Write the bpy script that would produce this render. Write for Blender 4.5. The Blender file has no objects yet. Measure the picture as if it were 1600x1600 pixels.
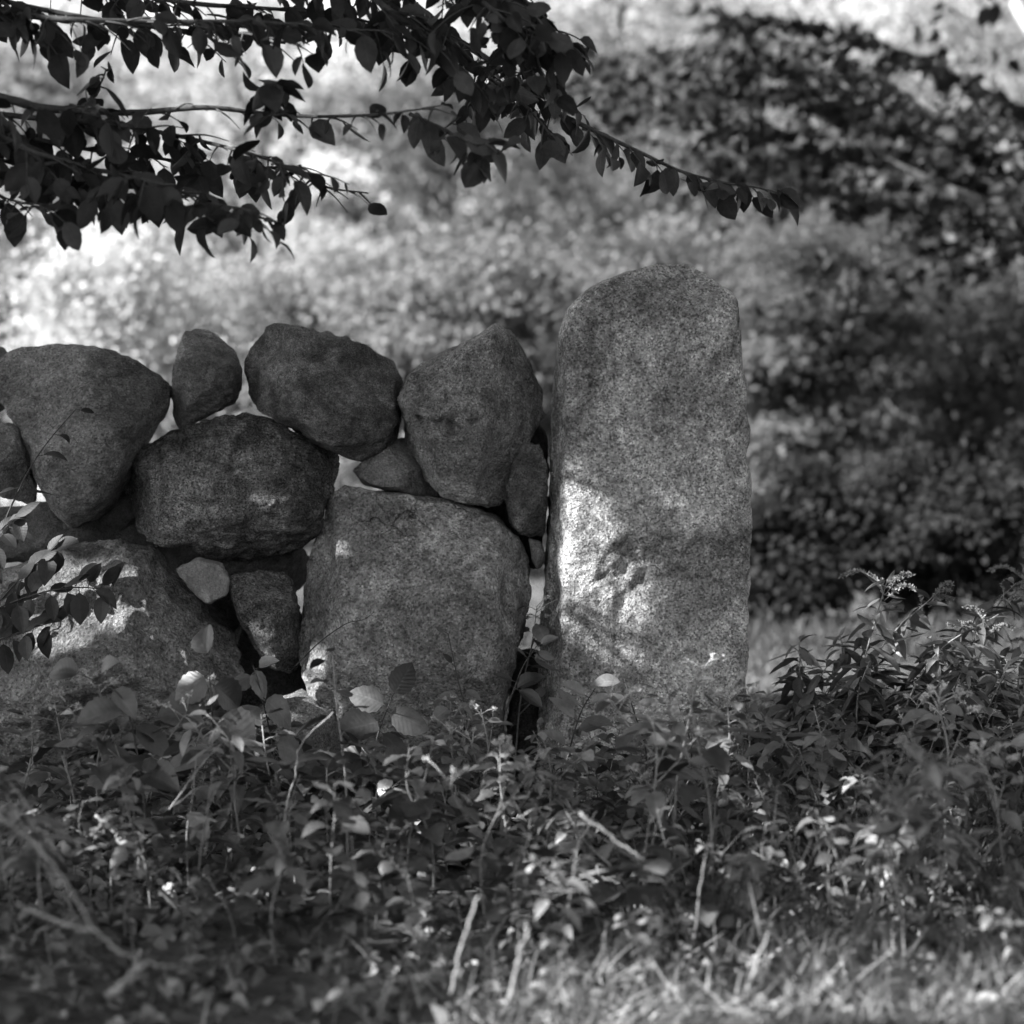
import bpy, math, random
import numpy as np
from mathutils import Vector, noise

# ------------------------------------------------------------------ camera, sky, sun, exposure
scene = bpy.context.scene
COL = scene.collection
CAM_D, CAM_H, PPM, HOR = 6.16, 0.90, 3879.0, 680.0      # wall distance, eye height, pixels per metre at 1 m, horizon row
cam = bpy.data.cameras.new("camera")
cam.sensor_width = 33.0; cam.sensor_height = 33.0; cam.lens = 80.0
cam.shift_y = -(800 - HOR) / 1600.0
cam.clip_start = 0.05; cam.clip_end = 2000
cam.dof.use_dof = True; cam.dof.focus_distance = 5.72; cam.dof.aperture_fstop = 2.2
cam.dof.aperture_blades = 7
camo = bpy.data.objects.new("camera", cam); COL.objects.link(camo)
camo.location = (0, -CAM_D, CAM_H); camo.rotation_euler = (math.radians(90), 0, 0)
scene.camera = camo

SUN = Vector((-0.74, -0.36, 0.57)).normalized()          # towards the sun
world = bpy.data.worlds.new("World"); scene.world = world
world.use_nodes = True
wn = world.node_tree; wn.nodes.clear()
sky = wn.nodes.new("ShaderNodeTexSky"); sky.sky_type = 'NISHITA'; sky.sun_disc = False
sky.sun_elevation = math.asin(SUN.z); sky.sun_rotation = math.atan2(SUN.x, SUN.y)
sky.dust_density = 2.0
bw = wn.nodes.new("ShaderNodeRGBToBW")                   # black and white film
bg = wn.nodes.new("ShaderNodeBackground"); bg.inputs[1].default_value = 0.10
wo = wn.nodes.new("ShaderNodeOutputWorld")
wn.links.new(sky.outputs[0], bw.inputs[0]); wn.links.new(bw.outputs[0], bg.inputs[0]); wn.links.new(bg.outputs[0], wo.inputs[0])
sl = bpy.data.lights.new("sun", 'SUN'); sl.energy = 5.0; sl.angle = math.radians(0.5); sl.color = (1, 1, 1)
so = bpy.data.objects.new("sun", sl); COL.objects.link(so)
so.rotation_euler = SUN.to_track_quat('Z', 'Y').to_euler(); so.location = SUN * 40
scene.view_settings.view_transform = 'Standard'; scene.view_settings.look = 'None'
scene.view_settings.gamma = 1.0; scene.view_settings.use_curve_mapping = False
scene.view_settings.exposure = 2.35
scene.cycles.use_denoising = True
scene.cycles.max_bounces = 6; scene.cycles.diffuse_bounces = 3; scene.cycles.transmission_bounces = 4
scene.cycles.sample_clamp_indirect = 4.0

# ------------------------------------------------------------------ helpers
def P(px, py, y=0.0):
    D = CAM_D + y
    return Vector(((px - 800) * D / PPM, y, CAM_H + (HOR - py) * D / PPM))

def tag(o, label=None, cat=None, group=None, kind=None):
    if label: o["label"] = label
    if cat: o["category"] = cat
    if group: o["group"] = group
    if kind: o["kind"] = kind
    return o

def empty(name, loc, label, cat, group=None):
    o = bpy.data.objects.new(name, None); COL.objects.link(o); o.location = loc
    o.empty_display_size = 0.1
    return tag(o, label, cat, group)

def copy_tree(o, parent=None):
    c = o.copy(); COL.objects.link(c)
    if parent is not None: c.parent = parent
    for ch in list(o.children): copy_tree(ch, c)
    return c

class MB:
    """collects vertices / quads / uv / random value, and links them as ONE mesh object"""
    def __init__(s): s.v = []; s.q = []; s.uv = []; s.r = []; s.n = 0
    def add(s, v, q, uv=None, r=None):
        v = np.asarray(v, float).reshape(-1, 3); q = np.asarray(q, int).reshape(-1, 4)
        s.v.append(v); s.q.append(q + s.n)
        s.uv.append(np.zeros((len(v), 2)) if uv is None else uv)
        s.r.append(np.full(len(v), 0.5) if r is None else r)
        s.n += len(v)
    def build(s, name, mat, parent=None, loc=(0, 0, 0), smooth=True):
        v = np.concatenate(s.v); q = np.concatenate(s.q); uv = np.concatenate(s.uv); r = np.concatenate(s.r)
        o = mesh_obj(name, v - np.asarray(loc), q, mat, uv, r, smooth)
        o.location = loc
        if parent is not None: o.parent = parent
        return o

def mesh_obj(name, v, q, mat, uv=None, r=None, smooth=True):
    q = np.asarray(q, int)
    k = q.shape[1]
    me = bpy.data.meshes.new(name)
    me.vertices.add(len(v)); me.vertices.foreach_set("co", np.ascontiguousarray(v, dtype=np.float32).ravel())
    me.loops.add(q.size); me.loops.foreach_set("vertex_index", q.astype(np.int32).ravel())
    me.polygons.add(len(q))
    me.polygons.foreach_set("loop_start", (np.arange(len(q)) * k).astype(np.int32))
    me.polygons.foreach_set("loop_total", np.full(len(q), k, np.int32))
    me.polygons.foreach_set("use_smooth", np.full(len(q), smooth))
    me.update(calc_edges=True)
    if uv is not None:
        l = me.uv_layers.new(name="UVMap"); l.data.foreach_set("uv", uv[q.ravel()].astype(np.float32).ravel())
    if r is not None:
        a = me.attributes.new("rnd", 'FLOAT', 'POINT'); a.data.foreach_set("value", r.astype(np.float32))
    me.validate()
    if mat is not None: me.materials.append(mat)
    o = bpy.data.objects.new(name, me); COL.objects.link(o)
    return o

def norm(a): return a / np.maximum(np.linalg.norm(a, axis=-1, keepdims=True), 1e-9)

def tube(mb, pts, rad, n=6, r=0.5):
    pts = np.asarray(pts, float); m = len(pts)
    rad = np.broadcast_to(np.asarray(rad, float), (m,))
    t = norm(np.gradient(pts, axis=0))
    a = np.cross(t, np.array([0.31, 0.87, 0.38])); a = norm(a); b = np.cross(t, a)
    ang = np.arange(n) * 2 * math.pi / n
    v = pts[:, None, :] + rad[:, None, None] * (np.cos(ang)[None, :, None] * a[:, None, :] + np.sin(ang)[None, :, None] * b[:, None, :])
    v = v.reshape(-1, 3)
    i = np.arange(m - 1)[:, None] * n; j = np.arange(n)[None, :]; j2 = (j + 1) % n
    q = np.stack([i + j, i + j2, i + n + j2, i + n + j], -1).reshape(-1, 4)
    # tapered caps
    v = np.concatenate([v, pts[:1] - t[:1] * rad[0] * .3, pts[-1:] + t[-1:] * rad[-1] * .5])
    c0, c1 = m * n, m * n + 1; e = (m - 1) * n
    jj = np.arange(0, n, 2)
    q0 = np.stack([np.full(len(jj), c0), (jj + 2) % n, (jj + 1) % n, jj], -1)
    q1 = np.stack([np.full(len(jj), c1), e + jj, e + (jj + 1) % n, e + (jj + 2) % n], -1)
    mb.add(v, np.concatenate([q, q0, q1]), None, np.full(len(v), r))

def curve(pts, n=16):
    """Catmull-Rom through the points"""
    p = np.asarray(pts, float)
    p = np.concatenate([2 * p[:1] - p[1:2], p, 2 * p[-1:] - p[-2:-1]])
    out = []
    for k in range(1, len(p) - 2):
        for t in np.linspace(0, 1, n, endpoint=False):
            a, b, c, d = p[k - 1:k + 3]
            out.append(.5 * ((2 * b) + (c - a) * t + (2 * a - 5 * b + 4 * c - d) * t * t + (3 * b - a - 3 * c + d) * t ** 3))
    out.append(p[-2])
    return np.array(out)

def template(kind):
    """rows v, columns u of a leaf: (R, C) grids of v, u*w"""
    if kind == 'flat':   v = np.array([0, .25, .6, 1.0]); w = np.array([.08, .85, .8, .03]); u = np.array([-1, 0, 1.])
    elif kind == 'ovate':
        v = np.linspace(0, 1, 12); w = (v + .02) ** .6 * (1 - v) ** .85; w /= w.max(); w[-1] = .015; w[0] = .03
        w = w * (1 + np.where(np.arange(12) % 2, .07, -.03)); u = np.array([-1, -.5, 0, .5, 1.])
    elif kind == 'beech':
        v = np.linspace(0, 1, 10); w = (v + .01) ** .72 * (1 - v) ** .95; w /= w.max(); w[-1] = .02; w[0] = .03
        w = w * (1 + np.where(np.arange(10) % 2, .04, -.02)); u = np.array([-1, -.5, 0, .5, 1.])
    elif kind == 'lance':
        v = np.linspace(0, 1, 9); w = (v + .02) ** .8 * (1 - v) ** 1.0; w /= w.max(); w[-1] = .02; w[0] = .05; u = np.array([-1, -.5, 0, .5, 1.])
    elif kind == 'blade':
        v = np.linspace(0, 1, 5); w = (1 - v ** 2) * .9 + .1; w[-1] = .05; u = np.array([-1, 1.])
    return v, w, u

TPL = {k: template(k) for k in ('flat', 'ovate', 'beech', 'lance', 'blade')}

def leaves(mb, B, D, N, L, W, kind='ovate', fold=.18, curl=.25, rng=None, wave=0.0, rv=None):
    """a batch of leaves: base points, directions, normals, lengths, half widths"""
    B = np.asarray(B, float).reshape(-1, 3); n = len(B)
    if n == 0: return
    rng = rng or np.random.default_rng(1)
    D = norm(np.asarray(D, float).reshape(-1, 3)); N = np.asarray(N, float).reshape(-1, 3)
    N = norm(N - D * np.sum(N * D, 1, keepdims=True)); S = np.cross(D, N)
    L = np.broadcast_to(L, (n,)); W = np.broadcast_to(W, (n,))
    v, w, u = TPL[kind]; R, C = len(v), len(u)
    fo = (fold * rng.uniform(.2, 1.6, n)) * rng.choice([1, 1, 1, -.4], n); cu = curl * rng.uniform(-.2, 1.8, n)
    tw = rng.normal(0, .25, n)
    vv = v[None, :, None]; uw = (w[:, None] * u[None, :])[None]
    al = L[:, None, None] * vv + 0 * uw
    si = W[:, None, None] * uw
    ph = rng.uniform(0, 6.28, n)[:, None, None]
    up = (fo * W)[:, None, None] * np.abs(uw) * 2 - (cu * L)[:, None, None] * vv ** 2 + tw[:, None, None] * si * vv
    if wave: up = up + wave * W[:, None, None] * np.abs(uw) * np.sin(vv * 17 + ph + np.sign(uw))
    al = al - (np.abs(cu) * .35 * L)[:, None, None] * vv ** 2
    pos = B[:, None, None, :] + al[..., None] * D[:, None, None, :] + si[..., None] * S[:, None, None, :] + up[..., None] * N[:, None, None, :]
    i = np.arange(R - 1)[:, None] * C; j = np.arange(C - 1)[None, :]
    q = np.stack([i + j, i + j + 1, i + C + j + 1, i + C + j], -1).reshape(-1, 4)
    q = (q[None] + (np.arange(n) * R * C)[:, None, None]).reshape(-1, 4)
    uvt = np.stack([np.broadcast_to(u[None, :] * .5 + .5, (R, C)), np.broadcast_to(v[:, None], (R, C))], -1).reshape(-1, 2)
    mb.add(pos.reshape(-1, 3), q, np.tile(uvt, (n, 1)), np.repeat(rng.uniform(0, 1, n) if rv is None else rv, R * C))

# ------------------------------------------------------------------ materials
def new_mat(name):
    m = bpy.data.materials.new(name); m.use_nodes = True; nt = m.node_tree; nt.nodes.clear()
    out = nt.nodes.new("ShaderNodeOutputMaterial")
    return m, nt, out

def N_(nt, t, **kw):
    n = nt.nodes.new("ShaderNode" + t)
    for k, v in kw.items(): setattr(n, k, v)
    return n

def mth(nt, op, a, b=None, c=None, clamp=False):
    n = nt.nodes.new("ShaderNodeMath"); n.operation = op; n.use_clamp = clamp
    for i, x in enumerate((a, b, c)):
        if x is None: continue
        if isinstance(x, (int, float)): n.inputs[i].default_value = x
        else: nt.links.new(x, n.inputs[i])
    return n.outputs[0]

def noise_n(nt, co, scale, detail=4, rough=.6, dist=0.0):
    n = N_(nt, "TexNoise"); n.inputs["Scale"].default_value = scale; n.inputs["Detail"].default_value = detail
    n.inputs["Roughness"].default_value = rough; n.inputs["Distortion"].default_value = dist
    nt.links.new(co, n.inputs["Vector"]); return n.outputs["Fac"]

def ramp(nt, x, lo, hi, a, b):
    n = N_(nt, "MapRange"); n.clamp = True; n.interpolation_type = 'SMOOTHSTEP'
    n.inputs[1].default_value = lo; n.inputs[2].default_value = hi; n.inputs[3].default_value = a; n.inputs[4].default_value = b
    nt.links.new(x, n.inputs[0]); return n.outputs[0]

def rock_mat(name, base, speck=.5, patch=.35, rough_bump=1.0, seed=0.0, band=0.0, crack=0.5, streak=0.0, grain=1.0):
    m, nt, out = new_mat(name)
    tc = N_(nt, "TexCoord"); mp = N_(nt, "Mapping"); mp.inputs["Location"].default_value = (seed * 3.1, seed * 1.7, seed * 2.3)
    nt.links.new(tc.outputs["Object"], mp.inputs[0]); co = mp.outputs[0]
    big = noise_n(nt, co, 4.5, 6, .62, .6)
    mid = noise_n(nt, co, 22, 5, .65, .3)
    fine = noise_n(nt, co, 210 * grain, 4, .75)
    vor = N_(nt, "TexVoronoi"); vor.inputs["Scale"].default_value = 300 * grain; nt.links.new(co, vor.inputs["Vector"])
    cell = N_(nt, "SeparateColor"); nt.links.new(vor.outputs["Color"], cell.inputs[0])
    dark = ramp(nt, cell.outputs[0], .70, .80, 1.0, 1 - speck * .85)       # dark mica grains
    lite = ramp(nt, cell.outputs[1], .72, .85, 1.0, 1 + speck * .75)       # pale quartz grains
    coarse = noise_n(nt, co, 70 * grain, 4, .7)
    coarsev = ramp(nt, coarse, .32, .68, 1 - speck * .45, 1 + speck * .4)
    patchy = ramp(nt, big, .40, .60, 1 - patch * .9, 1 + patch * .7)
    midv = ramp(nt, mid, .30, .72, 1 - patch * .75, 1 + patch * .55)
    finev = ramp(nt, fine, .30, .70, 1 - speck * .55, 1 + speck * .5)
    # lichen: dark colonies with ragged edges and a few pale crusts
    lich = noise_n(nt, co, 9, 9, .75, .4)
    ld = ramp(nt, lich, .56, .62, 1.0, .66)
    lp = ramp(nt, lich, .36, .41, 1.45, 1.0)
    v = mth(nt, 'MULTIPLY', dark, lite)
    if streak:                                            # rain streaks and dark algae running down the face
        mp3 = N_(nt, "Mapping"); mp3.inputs["Scale"].default_value = (1, 1, .16); nt.links.new(co, mp3.inputs[0])
        v = mth(nt, 'MULTIPLY', v, ramp(nt, noise_n(nt, mp3.outputs[0], 16, 6, .65, .5), .48, .68, 1.06, 1 - streak * .55))
        v = mth(nt, 'MULTIPLY', v, ramp(nt, noise_n(nt, co, 7.5, 8, .7, .9), .52, .62, 1.05, 1 - streak * .6))
    for x in (patchy, midv, coarsev, finev, ld, lp): v = mth(nt, 'MULTIPLY', v, x)
    # fine cracks
    wv = N_(nt, "TexVoronoi"); wv.feature = 'DISTANCE_TO_EDGE'; wv.inputs["Scale"].default_value = 2.6
    dn = N_(nt, "TexNoise"); dn.inputs["Scale"].default_value = 6; dn.inputs["Detail"].default_value = 5; nt.links.new(co, dn.inputs["Vector"])
    mx = N_(nt, "VectorMath"); mx.operation = 'MULTIPLY_ADD'; nt.links.new(dn.outputs["Color"], mx.inputs[0]); mx.inputs[1].default_value = (.45, .45, .45); nt.links.new(co, mx.inputs[2])
    nt.links.new(mx.outputs[0], wv.inputs["Vector"])
    ck = ramp(nt, wv.outputs["Distance"], .0, .012, 1.0, 0.0)
    ckm = mth(nt, 'MULTIPLY', ck, ramp(nt, noise_n(nt, co, 3.3, 2), .50, .60, 0, 1))
    v = mth(nt, 'MULTIPLY', v, mth(nt, 'SUBTRACT', 1.0, mth(nt, 'MULTIPLY', ckm, crack * .7)))
    v = mth(nt, 'MULTIPLY', v, base, clamp=True)
    cc = N_(nt, "CombineColor"); [nt.links.new(v, cc.inputs[i]) for i in range(3)]
    bs = N_(nt, "BsdfPrincipled"); nt.links.new(cc.outputs[0], bs.inputs["Base Color"])
    bs.inputs["Roughness"].default_value = .85; bs.inputs["Specular IOR Level"].default_value = .25
    # relief
    h1 = noise_n(nt, co, 26, 8, .68, .3)
    h2 = noise_n(nt, co, 140, 5, .75)
    h = mth(nt, 'ADD', mth(nt, 'MULTIPLY', h1, 1.0), mth(nt, 'MULTIPLY', h2, .38))
    if band:
        mp2 = N_(nt, "Mapping"); mp2.inputs["Scale"].default_value = (1, 1, 5.5); mp2.inputs["Rotation"].default_value = (0, band, 0)
        nt.links.new(co, mp2.inputs[0]); h = mth(nt, 'ADD', h, mth(nt, 'MULTIPLY', noise_n(nt, mp2.outputs[0], 16, 7, .7, .8), 1.1))
    h = mth(nt, 'SUBTRACT', h, mth(nt, 'MULTIPLY', ckm, crack * .6))
    h = mth(nt, 'ADD', h, mth(nt, 'MULTIPLY', vor.outputs["Distance"], .12))
    bp = N_(nt, "Bump"); bp.inputs["Strength"].default_value = 1.0; bp.inputs["Distance"].default_value = .028 * rough_bump
    nt.links.new(h, bp.inputs["Height"]); nt.links.new(bp.outputs[0], bs.inputs["Normal"])
    nt.links.new(bs.outputs[0], out.inputs[0])
    return m

def leaf_mat(name, base, var=.45, trans=.3, gloss=.35, veins=True, rough=.5):
    m, nt, out = new_mat(name)
    at = N_(nt, "Attribute"); at.attribute_name = "rnd"
    tc = N_(nt, "TexCoord")
    v = ramp(nt, at.outputs["Fac"], 0, 1, 1 - var, 1 + var)
    v = mth(nt, 'MULTIPLY', v, ramp(nt, noise_n(nt, tc.outputs["Object"], 60, 3), .3, .7, .8, 1.2))
    hgt = None
    if veins:
        sp = N_(nt, "SeparateXYZ"); nt.links.new(tc.outputs["UV"], sp.inputs[0])
        au = mth(nt, 'ABSOLUTE', mth(nt, 'SUBTRACT', sp.outputs[0], .5))
        mid = ramp(nt, au, .015, .05, 1.0, 0.0)
        ph = mth(nt, 'FRACT', mth(nt, 'SUBTRACT', mth(nt, 'MULTIPLY', sp.outputs[1], 8.5), mth(nt, 'MULTIPLY', au, 3.2)))
        lat = ramp(nt, mth(nt, 'ABSOLUTE', mth(nt, 'SUBTRACT', ph, .5)), .0, .12, 1.0, 0.0)
        vein = mth(nt, 'MAXIMUM', mid, mth(nt, 'MULTIPLY', lat, .55))
        v = mth(nt, 'MULTIPLY', v, mth(nt, 'ADD', 1.0, mth(nt, 'MULTIPLY', vein, .22)))
        hgt = mth(nt, 'ADD', mth(nt, 'ABSOLUTE', mth(nt, 'SUBTRACT', ph, .5)), mth(nt, 'MULTIPLY', mid, -.6))
    v = mth(nt, 'MULTIPLY', v, base, clamp=True)
    cc = N_(nt, "CombineColor"); [nt.links.new(v, cc.inputs[i]) for i in range(3)]
    bs = N_(nt, "BsdfPrincipled"); nt.links.new(cc.outputs[0], bs.inputs["Base Color"])
    bs.inputs["Roughness"].default_value = rough; bs.inputs["Specular IOR Level"].default_value = gloss
    tr = N_(nt, "BsdfTranslucent"); nt.links.new(cc.outputs[0], tr.inputs[0])
    if hgt is not None:
        bp = N_(nt, "Bump"); bp.inputs["Strength"].default_value = .3; bp.inputs["Distance"].default_value = .0015
        nt.links.new(hgt, bp.inputs["Height"]); nt.links.new(bp.outputs[0], bs.inputs["Normal"])
    mx = N_(nt, "MixShader"); mx.inputs[0].default_value = trans
    nt.links.new(bs.outputs[0], mx.inputs[1]); nt.links.new(tr.outputs[0], mx.inputs[2]); nt.links.new(mx.outputs[0], out.inputs[0])
    return m

def plain_mat(name, base, scale=60, var=.4, bump=.004, rough=.85):
    m, nt, out = new_mat(name)
    tc = N_(nt, "TexCoord"); co = tc.outputs["Object"]
    n1 = noise_n(nt, co, scale, 6, .7); n2 = noise_n(nt, co, scale * .12, 4)
    v = mth(nt, 'MULTIPLY', ramp(nt, n1, .3, .7, 1 - var, 1 + var), ramp(nt, n2, .3, .7, 1 - var * .6, 1 + var * .6))
    v = mth(nt, 'MULTIPLY', v, base, clamp=True)
    cc = N_(nt, "CombineColor"); [nt.links.new(v, cc.inputs[i]) for i in range(3)]
    bs = N_(nt, "BsdfPrincipled"); nt.links.new(cc.outputs[0], bs.inputs["Base Color"])
    bs.inputs["Roughness"].default_value = rough; bs.inputs["Specular IOR Level"].default_value = .2
    bp = N_(nt, "Bump"); bp.inputs["Strength"].default_value = .7; bp.inputs["Distance"].default_value = bump
    nt.links.new(n1, bp.inputs["Height"]); nt.links.new(bp.outputs[0], bs.inputs["Normal"]); nt.links.new(bs.outputs[0], out.inputs[0])
    return m

M_bark = plain_mat("bark", .06, 40, .5, .02)
M_twig = plain_mat("twig", .035, 120, .4, .002)
M_stem = plain_mat("stem", .13, 150, .35, .001)
M_dead = plain_mat("dead_stalk", .17, 150, .35, .001)
M_stick = plain_mat("grey_stick", .15, 90, .45, .003)
M_soil = plain_mat("soil", .045, 30, .5, .02)
M_lawn = plain_mat("turf", .07, 14, .4, .03)
M_beech = leaf_mat("beech_leaf", .024, .5, .2, .15)
M_crown = leaf_mat("crown_leaf", .055, .35, .15, .2, False)
M_maple = leaf_mat("maple_leaf", .036, .6, .3, .15, False)
M_weed = leaf_mat("weed_leaf", .052, .6, .28, .42, True, .38)
M_herb = leaf_mat("herb_leaf", .092, .6, .3, .42, True, .4)
M_gold = leaf_mat("goldenrod_leaf", .062, .4, .28, .45, True, .4)
M_litter = leaf_mat("dead_leaf", .10, .8, .12, .15)
M_grass = leaf_mat("grass_blade", .14, .5, .3, .3, False)
M_lgrass = leaf_mat("lawn_blade", .05, .45, .3, .2, False)
M_flower = plain_mat("flower_plume", .13, 300, .4, .001)
M_seed = plain_mat("seed_head", .30, 200, .4, .002)

# ------------------------------------------------------------------ the setting: ground
def ground_z(x, y):
    h = .02 * math.sin(x * 1.3 + y * .7) + .015 * math.sin(x * 3.1 - y * 2.2)
    if y > 13: h += min(9.0, .16 * (y - 13) ** 1.25) * (.30 + .70 / (1 + math.exp(-(x + .5) * .9)))
    return h

def grid_obj(name, xs, ys, zf, mat):
    X, Y = np.meshgrid(xs, ys); Z = np.vectorize(zf)(X, Y)
    v = np.stack([X, Y, Z], -1).reshape(-1, 3); nx = len(xs)
    i = (np.arange(len(ys) - 1) * nx)[:, None]; j = np.arange(nx - 1)[None]
    q = np.stack([i + j, i + j + 1, i + nx + j + 1, i + nx + j], -1).reshape(-1, 4)
    return mesh_obj(name, v, q, mat)

def spread(a, b, n, far):
    core = np.linspace(a, b, n); k = np.geomspace(1, far, 12)
    return np.concatenate([a - k[::-1], core, b + k])

def gz_soil(x, y):
    r = noise.fractal(Vector((x * 3, y * 3, 0)), 1.0, 2.0, 4)
    return ground_z(x, y) + .025 * r
g = grid_obj("ground", spread(-8, 8, 121, 400), spread(-6, 14, 151, 500), gz_soil, M_soil)
tag(g, "dark leaf littered soil under the wall", "ground", kind="structure")
lawn = grid_obj("lawn", np.linspace(-12, 14, 80), np.linspace(.75, 13.6, 70), lambda x, y: ground_z(x, y) + .03 + .02 * noise.noise(Vector((x, y, 3))), M_lawn)
tag(lawn, "strip of mown grass behind the wall", "lawn", kind="structure")

M_reflector = plain_mat("pale_reflector", .20, 3, .35, .04)
refl = grid_obj("reflector", np.linspace(-60, 60, 60), np.linspace(-70, -7.5, 40), lambda x, y: ground_z(x, y) + .06, M_reflector)  # unseen pale ground, added to bounce sunlight onto the stone fronts
tag(refl, "unseen pale meadow on the viewer's side of the wall", "reflector", kind="structure")

# ------------------------------------------------------------------ stones
def ico(sub):
    import bmesh
    bm = bmesh.new(); bmesh.ops.create_icosphere(bm, subdivisions=sub, radius=1.0)
    v = np.array([x.co[:] for x in bm.verts]); f = np.array([[x.index for x in fc.verts] for fc in bm.faces]); bm.free()
    return v, f
ICO = {}

def stone(name, outline, yc, T, mat, label, cat="stone", p=2.6, seed=1, facets=5, amp=.014, mid=.006, sub=6,
          planes=(), dents=(), crag=.007, cragz=1.0, rnd=.10, notches=(), group="stones stacked in the dry wall", fdepth=(.66, .92)):
    """a boulder: outline (photo silhouette) at its own distance, superquadric depth, chipped facets, rough relief"""
    if sub not in ICO: ICO[sub] = ico(sub)
    n, f = ICO[sub]
    pts = np.array([[P(x, y, yc).x, P(x, y, yc).z] for x, y in outline])
    for _ in range(2):                                   # round the corners of the traced outline
        a, b = pts, np.roll(pts, -1, 0); pts = np.stack([(1 - rnd) * a + rnd * b, rnd * a + (1 - rnd) * b], 1).reshape(-1, 2)
    x, z = pts[:, 0], pts[:, 1]; x2, z2 = np.roll(x, -1), np.roll(z, -1); cr = x * z2 - x2 * z
    c = np.array([np.sum((x + x2) * cr), np.sum((z + z2) * cr)]) / (3 * np.sum(cr))
    t = np.linspace(0, 1, 24, endpoint=False)[None, :, None]
    dense = (pts[:, None] * (1 - t) + np.roll(pts, -1, 0)[:, None] * t).reshape(-1, 2) - c
    an = np.arctan2(dense[:, 1], dense[:, 0]); ra = np.hypot(dense[:, 0], dense[:, 1]); o = np.argsort(an); an, ra = an[o], ra[o]
    rho = np.hypot(n[:, 0], n[:, 2]); th = np.arctan2(n[:, 2], n[:, 0])
    k = (rho ** p + np.abs(n[:, 1]) ** p) ** (-1 / p)
    r = np.interp(th, an, ra, period=2 * math.pi)
    rq = rho * k
    # blend to the mean radius towards the middle so that the front is not ribbed
    v = np.stack([r * rq * np.cos(th), T * n[:, 1] * k, r * rq * np.sin(th)], -1)
    rg = np.random.default_rng(seed)
    S = max(r.mean(), .05)
    pl = [(np.array(a), o_) for *a, o_ in planes]
    for _ in range(facets):
        a = rg.normal(0, 1, 3); a[1] = -abs(a[1]) * .7 - .55; pl.append((a, rg.uniform(*fdepth)))
    for a, o_ in pl:
        a = a / np.linalg.norm(a); d = v @ a; mx = d.max(); e = d - mx * o_
        w = .006 * S / .2
        soft = np.where(e > 0, e, 0) * np.clip(e / w, 0, 1) ** .5
        v = v - a[None] * (soft * .93)[:, None]
    for (px, py, rad, dep) in dents:
        q = P(px, py, yc); d2 = (v[:, 0] - (q.x - c[0])) ** 2 + (v[:, 2] - (q.z - c[1])) ** 2
        v[:, 1] += np.where(v[:, 1] < 0, dep * np.exp(-(d2 / rad ** 2) ** 2), 0)
    for (px, py, hw, ln, dep) in notches:                # a broken ledge: sharp upper lip, shallow run-out below
        q = P(px, py, yc); D = CAM_D + yc; hw = hw * D / PPM; ln = ln * D / PPM
        X = v[:, 0] - (q.x - c[0]); Zl = (q.z - c[1]) + .012 * np.sin(X * 70 + seed) - .10 * np.abs(X)
        t = (Zl - v[:, 2]) / ln
        fade = np.clip((hw - np.abs(X)) / (.35 * hw), 0, 1) * np.clip(t / .05, 0, 1) * np.clip(1 - t, 0, 1)
        v[:, 1] += np.where(v[:, 1] < 0, dep * fade, 0)
    nv = norm(v); off = Vector((seed * 7.3, seed * 3.1, seed * 5.7))
    dsp = np.empty(len(v))
    for i, q in enumerate(v.tolist()):
        q = Vector(q)
        qc = Vector((q.x * 1.0, q.y, q.z * cragz))
        dsp[i] = crag * (noise.ridged_multi_fractal(qc * 9 + off, .9, 2.1, 5, .9, 1.9) - 1.0) + amp * noise.fractal(q * 5.5 + off, 1.0, 2.0, 3) + mid * noise.fractal(q * 27 + off, .8, 2.1, 4) - mid * 1.1 * abs(noise.noise(q * 11 - off))
    v = v + nv * dsp[:, None]
    ob = mesh_obj(name, v, f, mat); ob.location = (c[0], yc, c[1])
    return tag(ob, label, cat, group)

R = rock_mat
stone("granite_post", [(930, 446), (958, 433), (975, 426), (1006, 420), (1040, 417), (1070, 420), (1092, 428), (1108, 442), (1132, 455), (1147, 468), (1149, 520), (1158, 600), (1161, 660), (1163, 690), (1159, 705), (1164, 760), (1165, 850),
      (1162, 950), (1160, 1050), (1162, 1150), (1164, 1290), (1000, 1300), (836, 1290), (838, 1150), (842, 1050), (848, 950), (856, 850), (859, 760), (861, 680), (866, 600), (871, 530), (884, 488), (905, 464)],
      .04, .20, R("granite_post", .35, .66, .38, 1.6, 1.0, crack=.5, streak=.55, grain=.8), "tall pale granite gatepost with a rounded top", "gatepost",
      p=9.0, rnd=.07, seed=3, facets=0, amp=.009, mid=.005, crag=.007, sub=7, group="", planes=[(-.95, -.33, .02, .87), (.02, -1, -.05, .95), (.1, -.8, .75, .95)],
      notches=[(1050, 826, 125, 330, .020), (1160, 535, 50, 40, .012)], dents=[(1040, 1010, .22, .012), (1075, 905, .12, .012), (1150, 478, .03, .02), (1120, 540, .03, .006), (1150, 720, .04, .02), (980, 640, .1, .006)])

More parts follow.
